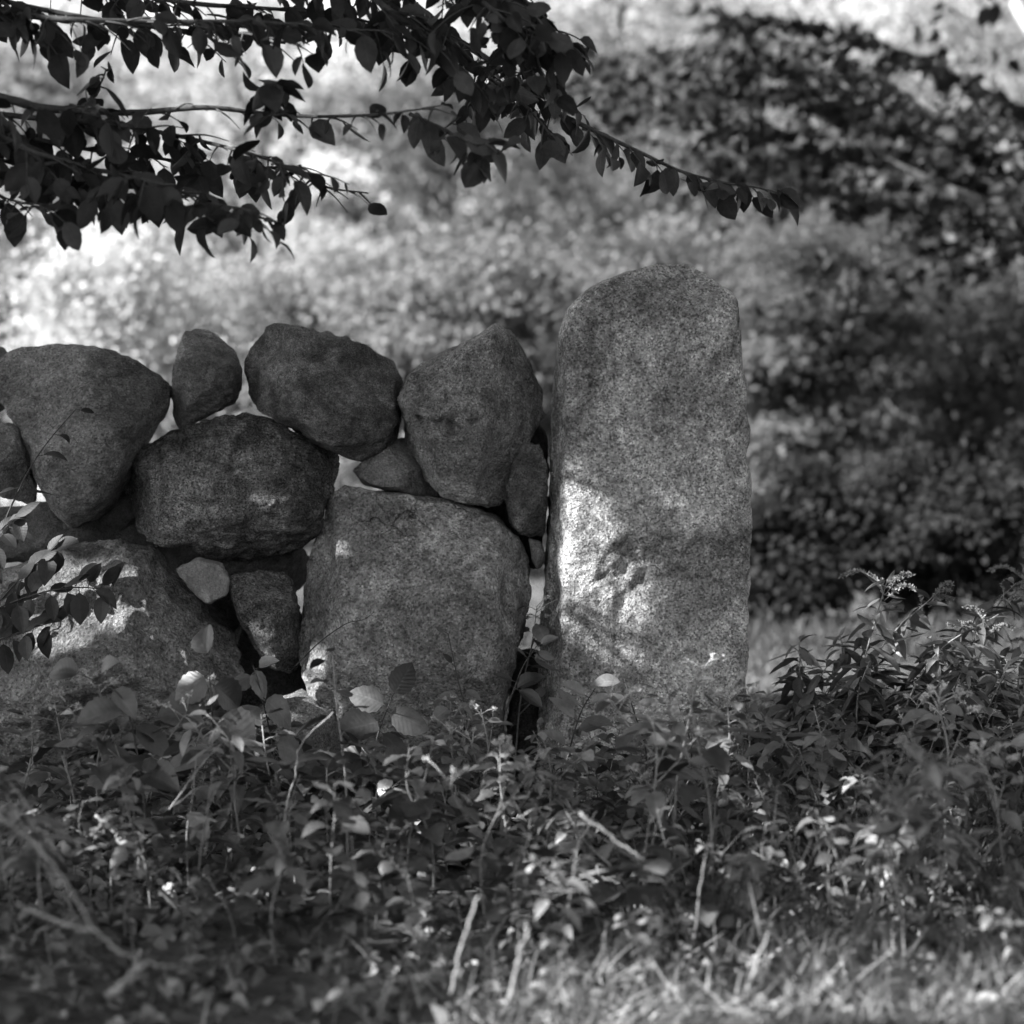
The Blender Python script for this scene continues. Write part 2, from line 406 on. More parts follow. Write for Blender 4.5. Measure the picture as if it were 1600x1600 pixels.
stone("boulder", [(-30, 600), (-12, 562), (15, 545), (60, 539), (130, 539), (172, 550), (212, 566), (250, 588), (270, 600), (264, 640), (232, 686), (212, 720), (196, 765), (178, 792),
      (145, 812), (118, 824), (96, 806), (74, 775), (60, 740), (44, 690), (14, 640)], .05, .22,
      R("stone_a", .185, .5, .38, 1.1, 2.0, band=.6, grain=.8), "broad smooth boulder tapering to a point below, leftmost big one on the wall's top", seed=11, p=3.0, facets=3,
      planes=[(-.75, -.62, .1, .72), (.15, -1, -.25, .93), (.9, -.5, .1, .86)], amp=.010, mid=.004)
stone("boulder", [(-60, 690), (-30, 655), (5, 652), (28, 664), (46, 692), (53, 724), (59, 770), (54, 790), (20, 782), (-40, 770)], -.02, .15,
      R("stone_b", .17, .45, .25, .9, 4.0), "rounded stone cut by the left picture edge, below the broad pointed boulder", seed=12, p=2.4, facets=2)
stone("boulder", [(-70, 570), (-30, 535), (4, 542), (18, 580), (10, 640), (-30, 660), (-70, 640)], .20, .15, R("stone_c", .13, .4, .3, .9, 5.0),
      "dark stone peeping out behind the broad pointed boulder at the wall's end", seed=13, sub=5)
stone("stone", [(303, 511), (320, 511), (342, 526), (366, 549), (379, 572), (383, 596), (373, 621), (346, 643), (318, 655), (291, 667), (276, 672), (268, 662), (270, 612), (275, 560), (290, 522)],
      .06, .13, R("stone_d", .21, .45, .4, 1.2, 6.0, band=.25), "small cone-shaped stone standing upright between two top boulders", seed=14, p=2.5, facets=3, amp=.008,
      planes=[(-.95, -.4, -.3, .72)])
stone("boulder", [(385, 572), (396, 540), (420, 514), (452, 510), (520, 520), (580, 540), (614, 563), (630, 596), (631, 650), (622, 690), (600, 708), (566, 724), (530, 712), (492, 692), (442, 664), (412, 645), (391, 606)],
      .05, .21, R("stone_e", .185, .7, .55, 2.2, 7.0, band=-.3, grain=1.7), "dark oval boulder on the top course, third from the left, resting on two stones", seed=15, p=2.7, facets=5, amp=.012, crag=.010,
      planes=[(.1, -.7, .75, .84), (.3, -.85, -.5, .85)])
stone("boulder", [(172, 796), (184, 748), (212, 702), (262, 676), (330, 655), (400, 654), (440, 667), (492, 691), (520, 714), (525, 740), (516, 790), (496, 850), (470, 873), (420, 882), (370, 880), (310, 862), (246, 844), (192, 826)],
      .0, .195, R("stone_f", .23, .8, .55, 4.0, 8.0, band=.2), "large rough dark boulder in the middle course with a craggy face", seed=16, p=2.9, facets=9, amp=.013, mid=.009, crag=.012, cragz=1.4,
      planes=[(.7, -.7, .1, .86), (-.2, -.75, .7, .82), (.0, -.8, -.62, .85)], dents=[(235, 790, .035, .03), (330, 760, .05, .012)])
stone("boulder", [(625, 622), (640, 585), (682, 555), (736, 527), (775, 506), (801, 516), (826, 562), (850, 620), (851, 652), (840, 676), (812, 712), (800, 760), (790, 786), (775, 792), (722, 786), (690, 775), (652, 736), (632, 690)],
      .00, .21, R("stone_g", .27, .6, .38, 1.6, 9.0, band=1.1, grain=.9), "pale angular boulder with a ridge and pits, peaked, beside the gatepost on the top course", seed=17, p=3.0, facets=2, amp=.010,
      planes=[(.84, -.54, .06, .66), (-.42, -.85, .30, .84), (.05, -.9, -.42, .88), (.25, -1, .2, .9)], notches=[(676, 650, 26, 60, .040), (722, 655, 30, 80, .034)], dents=[(685, 690, .02, .01), (716, 664, .026, .04), (650, 648, .016, .02), (705, 700, .04, .02), (690, 620, .02, -.02), (770, 745, .03, .02)])
stone("stone", [(552, 735), (580, 713), (622, 690), (640, 685), (668, 730), (690, 775), (660, 775), (610, 768), (575, 757)], .06, .12,
      R("stone_h", .17, .4, .3, 1.2, 10.0), "small dark wedge stone pinched under the oval boulder", seed=18, sub=5, p=2.8)
stone("stone", [(800, 692), (815, 683), (846, 689), (856, 722), (857, 782), (849, 836), (812, 838), (793, 806), (789, 770), (795, 735)], -.04, .08,
      R("stone_i", .21, .55, .4, 3.0, 11.0, band=1.4), "narrow upright stone with flaky grain wedged against the gatepost", seed=19, sub=6, p=4.0, amp=.008, mid=.006, crag=.010, cragz=.3, facets=3)
stone("stone", [(826, 842), (846, 846), (853, 866), (850, 886), (838, 888), (829, 868)], -.03, .035, R("stone_j", .2, .4, .2, 1.0, 12.0),
      "tiny chip of stone below the narrow upright stone", seed=20, sub=5, amp=.003, mid=.002)
stone("boulder", [(468, 990), (476, 905), (496, 835), (518, 778), (538, 757), (575, 762), (640, 769), (720, 784), (780, 806), (816, 840), (829, 880), (826, 945), (813, 1010), (800, 1060), (792, 1110), (780, 1260), (540, 1260), (505, 1140), (478, 1060)],
      .02, .25, R("stone_k", .27, .6, .42, 1.5, 13.0, crack=1.0, grain=.7), "biggest boulder, pale and squarish, standing on the ground left of the gatepost", seed=21, p=3.8, facets=3, amp=.010,
      planes=[(-.85, -.52, .2, .82), (.05, -.8, .62, .84), (.1, -1, -.05, .95), (.9, -.45, .1, .88)], notches=[(770, 870, 60, 90, .016), (600, 930, 60, 120, .012)], dents=[(530, 815, .035, .02)])
stone("boulder", [(-60, 990), (-20, 900), (50, 874), (112, 850), (182, 842), (240, 862), (290, 922), (342, 972), (377, 1012), (380, 1060), (335, 1105), (250, 1140), (100, 1190), (-60, 1180)],
      -.10, .25, R("stone_l", .23, .55, .45, 2.4, 14.0, grain=.65), "large humped boulder low on the left with a rough undercut belly", seed=22, p=2.6, facets=5, amp=.020, mid=.009, crag=.013, cragz=1.6,
      planes=[(-.1, -.66, .75, .80), (.1, -.7, -.72, .80), (.7, -.65, .3, .85)])
stone("stone", [(272, 888), (310, 870), (345, 880), (360, 906), (355, 930), (326, 948), (304, 930), (288, 905)], -.14, .07, R("stone_m", .2, .3, .15, .6, 15.0),
      "small smooth stone lodged on the shoulder of the humped boulder", seed=23, sub=5, amp=.004, mid=.002, p=2.5)
stone("stone", [(357, 896), (400, 890), (440, 892), (455, 906), (468, 960), (471, 1040), (456, 1056), (420, 1042), (392, 1000), (364, 950)], -.02, .13,
      R("stone_n", .17, .8, .4, 1.4, 16.0), "speckled block stone between the humped boulder and the biggest boulder", seed=24, p=3.2, amp=.007)
stone("stone", [(382, 1130), (420, 1092), (470, 1082), (520, 1104), (548, 1150), (552, 1250), (390, 1250)], -.12, .13, R("stone_o", .22, .6, .35, 1.6, 17.0),
      "low rough foot stone in front of the biggest boulder's left foot", seed=25, sub=5, p=2.6)
# back stones filling the gaps; their near-black colour stands in for shade
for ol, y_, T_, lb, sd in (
    ([(-60, 800), (60, 788), (190, 770), (240, 800), (245, 860), (100, 880), (-60, 880)], .17, .14, "flat slab coloured dark for shade deep in the wall above the humped boulder", 31),
    ([(245, 840), (330, 850), (480, 850), (500, 880), (484, 916), (440, 950), (350, 1000), (262, 940)], .24, .16, "filler stone coloured dark for shade behind the small smooth stone", 32),
    ([(345, 950), (420, 930), (476, 962), (505, 1060), (510, 1200), (330, 1200), (330, 1020)], .24, .14, "filler stone coloured dark for shade behind the speckled block stone", 33),
    ([(140, 745), (205, 722), (238, 745), (250, 800), (240, 860), (140, 860)], .20, .12, "filler stone coloured dark for shade between the broad pointed boulder and the craggy boulder", 37),
    ([(788, 640), (835, 640), (856, 690), (850, 800), (842, 890), (815, 880), (770, 800), (768, 700)], .20, .10, "filler stone coloured dark for shade behind the narrow upright stone", 34),
    ([(640, 700), (700, 720), (800, 760), (800, 830), (700, 800), (640, 785)], .20, .10, "filler stone coloured dark for shade behind the wedge stone", 35),
    ([(804, 1010), (846, 1010), (850, 1100), (850, 1240), (790, 1240), (795, 1080)], .12, .10, "filler foot stone coloured dark for shade in the slot beside the gatepost", 36)):
    stone("stone", ol, y_, T_, R("stone_gap_shade", .075, .4, .3, 1.2, sd), lb, seed=sd, sub=5)

# ------------------------------------------------------------------ trees in the background
def foliage(mb, rng, center, radii, n, L, clumps=40, spread_=.22, flat=.6, kind='flat', shell=.45, wl=.33, up=1.0):
    """leaves in clumps through an ellipsoid; the clumps keep gaps between them"""
    c = rng.normal(0, 1, (clumps, 3)); c = norm(c) * rng.uniform(shell, 1.0, (clumps, 1))
    c = np.asarray(center) + c * np.asarray(radii)
    sz = rng.uniform(.5, 1.5, clumps) * spread_ * np.mean(radii)
    k = rng.choice(clumps, n, p=sz ** 2 / np.sum(sz ** 2))
    pos = c[k] + rng.normal(0, 1, (n, 3)) * sz[k, None] * np.array([1, 1, flat])
    out = norm(pos - np.asarray(center))
    k_ = min(1.0, flat / .55)                            # flat pads carry level leaves
    D = norm(rng.normal(0, .8, (n, 3)) * [1, 1, k_] + out * .5 + np.array([0, 0, -.45 * k_]))
    Nn = norm(rng.normal(0, .45 * k_, (n, 3)) + out * .45 * k_ + np.array([0, 0, up]))
    Ls = L * rng.uniform(.6, 1.35, n)
    leaves(mb, pos, D, Nn, Ls, Ls * wl, kind, rng=rng, rv=.35 * rng.uniform(0, 1, n) + .65 * rng.uniform(0, 1, clumps)[k])
    return c

BG_MATS = {}
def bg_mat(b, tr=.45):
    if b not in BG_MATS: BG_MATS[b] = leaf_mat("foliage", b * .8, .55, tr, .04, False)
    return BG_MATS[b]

def tree(name, px, y, top_py, width_px, base, label, cat, n=7000, L=.09, seed=1, clumps=45, bottom=.25, flat=.6, depth=None, group=None, trunk_r=.06, wl=.33, spread_=.175):
    rng = np.random.default_rng(seed)
    D = CAM_D + y; x = (px - 800) * D / PPM; gz = ground_z(x, y)
    top = CAM_H + (HOR - top_py) * D / PPM; h = max(top - gz, .8)
    rx = width_px * D / PPM / 2; ry = depth or rx * .8
    root = empty(name, (x, y, gz), label, cat, group)
    zc = bottom * h + (1 - bottom) * h / 2; rz = (1 - bottom) * h / 2
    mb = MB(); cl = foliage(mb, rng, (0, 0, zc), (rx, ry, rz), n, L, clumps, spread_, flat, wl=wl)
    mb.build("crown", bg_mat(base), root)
    t = MB(); base_p = np.array([0, 0, -.1])
    tube(t, curve([base_p, (rng.normal(0, .05), rng.normal(0, .05), zc * .6), (rng.normal(0, .1), 0, zc), (rng.normal(0, .2), 0, zc + rz * .7)], 5), np.linspace(trunk_r, trunk_r * .25, 16), 8)
    for c in cl[:: max(1, len(cl) // 16)]:
        s = np.array([0, 0, min(c[2] * .6, zc)])
        tube(t, curve([s, (s + c) / 2 + np.array([0, 0, .1]), c], 4), np.linspace(trunk_r * .45, trunk_r * .1, 9), 5)
    t.build("trunk", M_bark, root)
    return root

# near the wall's left end to far right; y = metres behind the wall
G_ = "shrubs and trees behind the wall"
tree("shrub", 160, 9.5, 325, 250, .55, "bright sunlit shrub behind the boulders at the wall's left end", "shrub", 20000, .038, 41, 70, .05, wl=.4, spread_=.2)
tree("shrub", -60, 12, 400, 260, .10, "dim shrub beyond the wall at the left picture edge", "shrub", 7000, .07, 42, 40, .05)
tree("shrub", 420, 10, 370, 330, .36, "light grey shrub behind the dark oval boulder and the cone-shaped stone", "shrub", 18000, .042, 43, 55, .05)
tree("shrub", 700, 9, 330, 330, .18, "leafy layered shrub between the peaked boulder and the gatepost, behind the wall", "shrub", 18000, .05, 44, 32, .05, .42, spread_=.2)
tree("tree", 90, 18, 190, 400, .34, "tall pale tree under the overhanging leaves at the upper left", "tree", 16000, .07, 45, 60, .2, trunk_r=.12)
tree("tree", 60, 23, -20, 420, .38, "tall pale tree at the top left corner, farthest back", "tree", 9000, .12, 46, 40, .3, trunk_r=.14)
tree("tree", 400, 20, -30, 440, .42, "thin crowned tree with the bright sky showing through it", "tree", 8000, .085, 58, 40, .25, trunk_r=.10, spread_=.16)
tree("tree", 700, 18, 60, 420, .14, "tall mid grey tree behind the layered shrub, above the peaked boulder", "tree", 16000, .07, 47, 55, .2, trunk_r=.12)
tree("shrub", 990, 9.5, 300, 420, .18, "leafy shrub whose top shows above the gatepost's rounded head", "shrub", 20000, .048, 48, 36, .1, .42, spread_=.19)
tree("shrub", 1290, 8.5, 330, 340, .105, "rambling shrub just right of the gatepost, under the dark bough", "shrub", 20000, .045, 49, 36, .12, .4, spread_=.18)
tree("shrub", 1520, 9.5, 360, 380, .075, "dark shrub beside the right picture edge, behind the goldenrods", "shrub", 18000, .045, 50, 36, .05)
tree("shrub", 1215, 5.3, 740, 250, .035, "low bush coloured dark for shade at the lawn's edge next to the gatepost", "bush", 11000, .04, 51, 34, .0)  # low bushes: near-black leaf grey stands in for shade at the lower right
tree("shrub", 1430, 5.5, 690, 330, .035, "low bush coloured dark for shade behind the tallest goldenrod", "bush", 14000, .04, 52, 38, .0)
tree("shrub", 1650, 5.3, 620, 270, .045, "low bush coloured dark for shade cut by the right picture edge", "bush", 11000, .04, 53, 36, .0)
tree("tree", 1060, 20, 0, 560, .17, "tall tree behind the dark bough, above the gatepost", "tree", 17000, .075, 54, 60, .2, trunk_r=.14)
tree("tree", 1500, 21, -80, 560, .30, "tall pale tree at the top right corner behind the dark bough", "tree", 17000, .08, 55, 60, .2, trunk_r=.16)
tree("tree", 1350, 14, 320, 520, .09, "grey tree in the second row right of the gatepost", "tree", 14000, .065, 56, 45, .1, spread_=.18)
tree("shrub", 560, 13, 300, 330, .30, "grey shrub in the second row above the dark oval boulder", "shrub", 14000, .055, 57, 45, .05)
# the hillside wood beyond reads as one mass
rng = np.random.default_rng(60); mb = MB()
for i in range(30):
    x = rng.uniform(-11, 13); y = rng.uniform(26, 33); z = ground_z(x, y)
    if -5.0 < x < -1.6: z -= .3                          # the dip where the sky shows
    foliage(mb, rng, (x, y, z + rng.uniform(1.0, 1.7)), (1.9, 1.5, rng.uniform(1.3, 1.9)), 1500, .17, 22, .28)
for i in range(16):
    x = rng.uniform(-9, -.5); y = rng.uniform(30, 35)
    foliage(mb, rng, (x, y, ground_z(x, y) + rng.uniform(2.6, 4.6)), (1.7, 1.4, 1.5), 800, .15, 26, .2)
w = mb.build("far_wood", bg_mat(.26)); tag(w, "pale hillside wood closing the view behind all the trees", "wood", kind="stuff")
# slender bare stems
def bare_trunk(pts, y, r, label, mat=M_bark):
    pts = [P(px, py, y) for px, py in pts]; b = pts[0].copy(); b.z = ground_z(b.x, b.y) - .05
    mb = MB(); c = curve([b] + pts, 8); tube(mb, c, np.linspace(r, r * .55, len(c)), 8)
    tag(mb.build("bare_tree", mat, None, tuple(b)), label, "bare tree")
bare_trunk([(1292, 930), (1284, 890), (1272, 850)], 8.0, .022, "short pale bare stem in the low bush right of the gatepost", M_stick)
bare_trunk([(1598, 900), (1596, 700), (1600, 480), (1590, 300)], 9.2, .03, "thin dark trunk at the right picture edge")
bare_trunk([(1690, 400), (1640, 120), (1590, 10), (1560, -60)], 17, .07, "pale leaning trunk in the top right corner", plain_mat("pale_bark", .45, 30, .2, .01))

# ------------------------------------------------------------------ boughs
# where the sun gets through between the leaves: (picture spot, its depth), radius
GAPS = [((905, 765), -.16, .014), ((904, 800), -.16, .018), ((906, 838), -.16, .020), ((904, 876), -.16, .020), ((902, 914), -.16, .018), ((908, 950), -.16, .016), ((914, 982), -.16, .010),
        ((1050, 790), -.16, -.015), ((1105, 800), -.16, -.015),
        ((515, 850), -.12, .008), ((520, 1058), -.12, .022), ((110, 900), -.25, .065), ((180, 915), -.30, .06), ((230, 945), -.30, .04), ((60, 890), -.25, .06), ((10, 920), -.3, .05),
        ((1395, 985), -.24, .05), ((1370, 958), -.24, .045), ((1390, 920), -.24, .03), ((1410, 1025), -.24, .03), ((1540, 975), -.24, .035),
        ((605, 1400), -1.6, .05), ((800, 1320), -1.2, .04), ((620, 1290), -1.0, .03), ((1000, 1440), -2.0, .05), ((1230, 1360), -1.5, .05),
        ((150, 1290), -1.4, .05), ((325, 1315), -1.3, .035), ((215, 1345), -1.5, .03), ((870, 1480), -2.2, .06), ((810, 1530), -2.5, .07), ((730, 1470), -2.3, .05),
        ((1500, 1450), -1.5, .07), ((1380, 1420), -1.4, .05), ((1100, 1420), -1.9, .05), ((950, 1330), -1.1, .04), ((1560, 1520), -2.3, .12), ((1130, 1500), -2.3, .05)]
for i, px in enumerate(range(640, 1640, 70)): GAPS.append(((px, 1590 - (i % 3) * 22), -2.3, .045))
gr = random.Random(4)
for i in range(34):
    py_ = gr.uniform(1240, 1560); GAPS.append(((gr.uniform(560, 1600), py_), -.2 - 1.9 * ((py_ - 1240) / 320) ** .8, gr.uniform(.012, .034)))
SUNV = np.array(SUN)
def in_gap(p, margin):
    m = np.zeros(len(p), bool)
    for (px, py), y_, r_ in GAPS:
        q = np.array(P(px, py, y_)); d = p - q; along = d @ SUNV
        m |= (np.linalg.norm(d - along[:, None] * SUNV, axis=1) < r_ + margin) & (along > 0)
    return m
def side_of(t):
    s = np.cross(t, np.array([0, 0, 1.0])); return s / max(np.linalg.norm(s), 1e-6)

def bough(root, pts, rng, leaf_mat_, L=.064, W=.0178, r0=.012, step=.055, twig=(.08, .24), kind='beech', droop=.75, start=0, wood=M_twig, name="bough", dens=1.0, hang=.7):
    c = curve(pts, 14); seg = np.linalg.norm(np.diff(c, axis=0), axis=1); s = np.concatenate([[0], np.cumsum(seg)])
    tw = MB(); tube(tw, c, np.linspace(r0, .0016, len(c)), 6)
    B, D, N = [], [], []
    sgn = 1; d = start
    while d < s[-1]:
        i = min(np.searchsorted(s, d), len(c) - 2); p = c[i]; t = c[i + 1] - c[i]; t = t / np.linalg.norm(t)
        sd = side_of(t) * sgn; sgn = -sgn
        frac = 1 - .55 * d / s[-1]
        ln = rng.uniform(*twig) * frac
        dirn = t * rng.uniform(.4, .9) + sd * rng.uniform(.5, 1.0) + np.array([0, 0, rng.uniform(-hang, .15)]); dirn /= np.linalg.norm(dirn)
        k = max(2, int(ln / .027)); e = p + dirn * ln + np.array([0, 0, -.12 * ln])
        tc = curve([p, p + dirn * ln * .55, e], 5)
        tube(tw, tc, np.linspace(.0026, .001, len(tc)), 4)
        for j in range(k):
            if rng.random() > dens: continue
            f = (j + .8) / k; q = tc[min(int(f * (len(tc) - 1)), len(tc) - 1)]
            lat = side_of(dirn) * (1 if j % 2 else -1)
            if j == k - 1: lat = lat * .1
            dd = dirn * .55 + lat * .7 + np.array([0, 0, -droop * rng.uniform(-.1, 1.6)]) + rng.normal(0, .38, 3)
            B.append(q); D.append(dd); N.append(np.array([0, 0, 1.0]) + rng.normal(0, .75, 3) + lat * .2)
        d += step * rng.uniform(.7, 1.3)
    dd = c[-1] - c[-3]; B.append(c[-1]); D.append(dd); N.append(np.array([0, -.3, 1.0]))
    B, D, N = np.array(B), np.array(D), np.array(N)
    ok = ~in_gap(B + norm(D) * L * .5, .055); B, D, N = B[ok], D[ok], N[ok]
    n = len(B); Ls = L * rng.uniform(.5, 1.3, n)
    b = tw.build(name, wood, root)
    lm = MB(); leaves(lm, B, D, N, Ls, Ls * (W / L) * rng.uniform(.85, 1.15, n), kind, fold=.22, curl=.22, rng=rng)
    f = lm.build("leaves", leaf_mat_, b)
    return b

# beech at the left, out of frame: its boughs hang into the picture, its crown shades the wall
TB = np.array([-4.75, -0.75, 0.0])
beech = empty("beech_tree", (0, 0, 0), "beech whose dark leafy boughs hang across the top of the picture", "tree")
mb = MB(); tube(mb, curve([TB - [0, 0, .2], TB + [.03, .05, 1.5], TB + [-.05, .1, 3.0], TB + [.1, .1, 4.6], TB + [.0, .2, 5.6]], 10), np.linspace(.24, .06, 41), 16)
for e in ((-3.2, -3.6, 4.6), (-4.6, -3.9, 4.4), (-2.6, -2.0, 3.2), (-3.6, -1.6, 4.9), (-5.4, -2.6, 4.9), (-2.9, -.2, 3.9), (-5.6, .6, 4.2)):
    e = np.array(e); s0 = TB + [0, 0, 2.4]; lc = curve([s0, s0 * .5 + e * .5 + [0, 0, .35], e], 8)
    if not in_gap(lc, .06).any(): tube(mb, lc, np.linspace(.07, .015, 17), 8)
mb.build("trunk", M_bark, beech)
# crown: leaves fill an ellipsoid towards the sun; sunlight gets through the gaps listed here
rng = np.random.default_rng(70)
Cc = np.array([.05, -1.15, .55]) + np.array(SUN) * 5.3
n = 54000
p = rng.normal(0, 1, (n, 3)); p = norm(p) * rng.uniform(0, 1, (n, 1)) ** (1 / 2.6)
sx = norm(np.cross(np.array(SUN), [0, 0, 1.0])); sz = np.cross(sx, np.array(SUN))
p = Cc + p[:, :1] * 2.85 * sx + p[:, 1:2] * 1.0 * np.array(SUN) + p[:, 2:] * 2.1 * sz
dl = norm(rng.normal(0, 1, (n, 3)) * [1, 1, .5]); ok = ~in_gap(p + dl * .05, .048); p, dl = p[ok], dl[ok]; n = len(p)
mb = MB(); Ls = .10 * rng.uniform(.7, 1.25, n)
leaves(mb, p, dl, rng.normal(0, .5, (n, 3)) + np.array(SUN) * .6 + [0, 0, .5], Ls, Ls * .34, 'flat', rng=rng)
mb.build("crown", M_crown, beech)
mb = MB(); foliage(mb, np.random.default_rng(73), (-.2, -.2, 4.9), (3.7, 2.9, .9), 17000, .15, 90, .16, .6, shell=.05, wl=.36)  # unseen upper canopy, added over the wall to block skylight from above
mb.build("crown", M_crown, beech)
rng = np.random.default_rng(71)
BL = [  # photo polylines and the depth they hang at
    ([(-500, 60), (-200, 110), (0, 152), (60, 168), (110, 172), (210, 176), (320, 168), (420, 178), (500, 182), (600, 178), (690, 165)], -.35, .012, .085, (.06, .16), .55),
    ([(-500, 150), (-200, 190), (-30, 205), (60, 240), (150, 265), (240, 285), (320, 312), (392, 332)], -.45, .009, .05, (.08, .26), .95),
    ([(-400, 120), (-100, 165), (60, 185), (180, 195), (290, 215), (390, 240), (460, 265), (510, 292), (575, 302)], -.25, .008, .05, (.07, .24), .95),
    ([(-400, 150), (-100, 200), (40, 215), (130, 232), (230, 245), (330, 258), (420, 262), (470, 258)], -.15, .007, .05, (.07, .24), .95),
    ([(-420, 180), (-120, 225), (20, 255), (90, 285), (170, 300), (250, 318)], -.30, .007, .05, (.07, .2), .95),
    ([(-500, 250), (-200, 270), (-60, 285), (10, 310), (70, 325)], -.40, .006, .05, (.06, .18), .9),
    ([(-500, -40), (-150, -10), (0, 18), (100, 30), (250, 34), (400, 34), (500, 44), (600, 48)], -.35, .010, .042, (.08, .24), .95),
    ([(-500, -70), (-150, -40), (0, 0), (120, 25), (260, 45), (380, 52), (470, 70)], -.2, .009, .045, (.08, .24), .95),
    ([(-300, -110), (0, -60), (160, -20), (300, 5), (440, 15), (560, 30), (640, 62)], -.1, .010, .05, (.08, .22), .95),
    ([(200, -200), (420, -90), (560, -20), (630, 20), (640, 60)], -.25, .008, .05, (.08, .26), .95),
    ([(300, -260), (480, -120), (620, -15), (700, 52), (765, 95), (815, 140), (870, 175), (930, 205), (1000, 238), (1065, 268), (1130, 285), (1175, 292), (1214, 300)], -.15, .011, .045, (.07, .17), .95),
    ([(480, -200), (620, -80), (720, -20), (780, 25), (820, 70), (835, 120)], -.30, .009, .042, (.08, .26), .95),
    ([(520, -220), (680, -110), (770, -50), (820, 0), (850, 50), (870, 60)], -.15, .009, .042, (.08, .26), .95),
    ([(560, -20), (640, 40), (700, 90), (740, 130), (730, 170), (690, 205)], -.2, .007, .06, (.06, .14), .8),
    ([(650, 20), (720, 80), (775, 130), (820, 165), (860, 210)], -.05, .007, .05, (.06, .16), .8),
    ([(640, 178), (690, 200), (735, 222), (760, 225)], -.35, .004, .06, (.04, .1), .95),
    ([(130, 175), (145, 150), (160, 125), (165, 110)], -.35, .003, .05, (.03, .07), .95),
    ([(430, 180), (440, 158), (436, 135), (420, 125)], -.35, .003, .05, (.03, .07), .95),
]
for pts, y_, r_, st, twg, dn in BL:
    w_ = []
    for i, (px, py) in enumerate(pts):
        w_.append(P(px, py, (y_ if pts[-1][0] == 1214 else y_ - .75) + .12 * math.sin(i * 1.7 + py)))
    w0 = TB + np.array([.2, .2, 2.9]); w_ = [w0] + w_ if pts[0][0] <= -300 else w_
    bough(beech, w_, rng, M_beech, r0=r_ * 1.1, step=st * .52, twig=twg, dens=dn * .95,
          start=(np.linalg.norm(np.array(w_[1]) - w0) + .55) if len(w_) > len(pts) else 0)

# maple at the right, farther back: blurred dark boughs
TM = np.array([4.9, 7.0, 0.0])
maple = empty("maple_tree", (0, 0, 0), "maple whose blurred dark boughs arch in from the right behind the gatepost", "tree")
mb = MB(); tube(mb, curve([TM - [0, 0, .2], TM + [0, 0, 1.6], TM + [-.1, 0, 3.2], TM + [-.3, .1, 5.0]], 10), np.linspace(.2, .06, 31), 14)
mb.build("trunk", M_bark, maple)
rng = np.random.default_rng(72)
for pts, y_, r_ in (
    ([(1900, 420), (1720, 345), (1560, 268), (1400, 195), (1250, 120), (1120, 75), (1010, 85), (950, 110)], 6.2, .03),
    ([(1900, 420), (1700, 370), (1500, 300), (1350, 235), (1200, 185), (1060, 155), (950, 138), (860, 130)], 5.6, .03),
    ([(1900, 430), (1700, 390), (1560, 340), (1420, 290), (1300, 262), (1180, 240), (1080, 232)], 6.4, .022),
    ([(1900, 300), (1700, 220), (1500, 120), (1380, 70), (1260, 40), (1130, 20)], 6.8, .022),
    ([(1900, 430), (1700, 350), (1560, 300), (1450, 250), (1330, 180), (1230, 150), (1100, 120)], 7.0, .02),
    ([(1900, 440), (1720, 400), (1600, 375), (1480, 400), (1390, 425), (1280, 440)], 5.8, .012),
    ([(1900, 380), (1700, 310), (1560, 240), (1420, 170), (1300, 120), (1180, 100), (1060, 120)], 6.6, .02),
    ([(1900, 430), (1750, 380), (1600, 330), (1450, 310), (1330, 300), (1230, 290)], 6.2, .02),
    ([(1900, 400), (1700, 330), (1520, 215), (1380, 130), (1290, 80), (1200, 60)], 6.0, .02),
    ([(1900, 420), (1720, 350), (1600, 300), (1500, 255), (1400, 240), (1300, 220), (1150, 190)], 5.8, .02),
    ([(1900, 330), (1750, 270), (1640, 230), (1560, 190), (1480, 170)], 5.8, .02)):
    w_ = [TM + np.array([-.1, 0, 2.2])] + [P(px, py, y_ + .12 * math.sin(i * 2.1)) for i, (px, py) in enumerate(pts)]
    bough(maple, w_, rng, M_maple, L=.078, W=.030, r0=r_ * .8, step=.05, twig=(.25, 1.0), kind='flat', droop=.5, hang=.45, start=.6, wood=M_twig)
mb = MB(); foliage(mb, rng, (2.4, 6.2, 4.35), (2.9, 1.7, .85), 9000, .12, 60, .22, .6); mb.build("crown", M_maple, maple)  # unseen canopy above the frame, added to shade the boughs and the right side

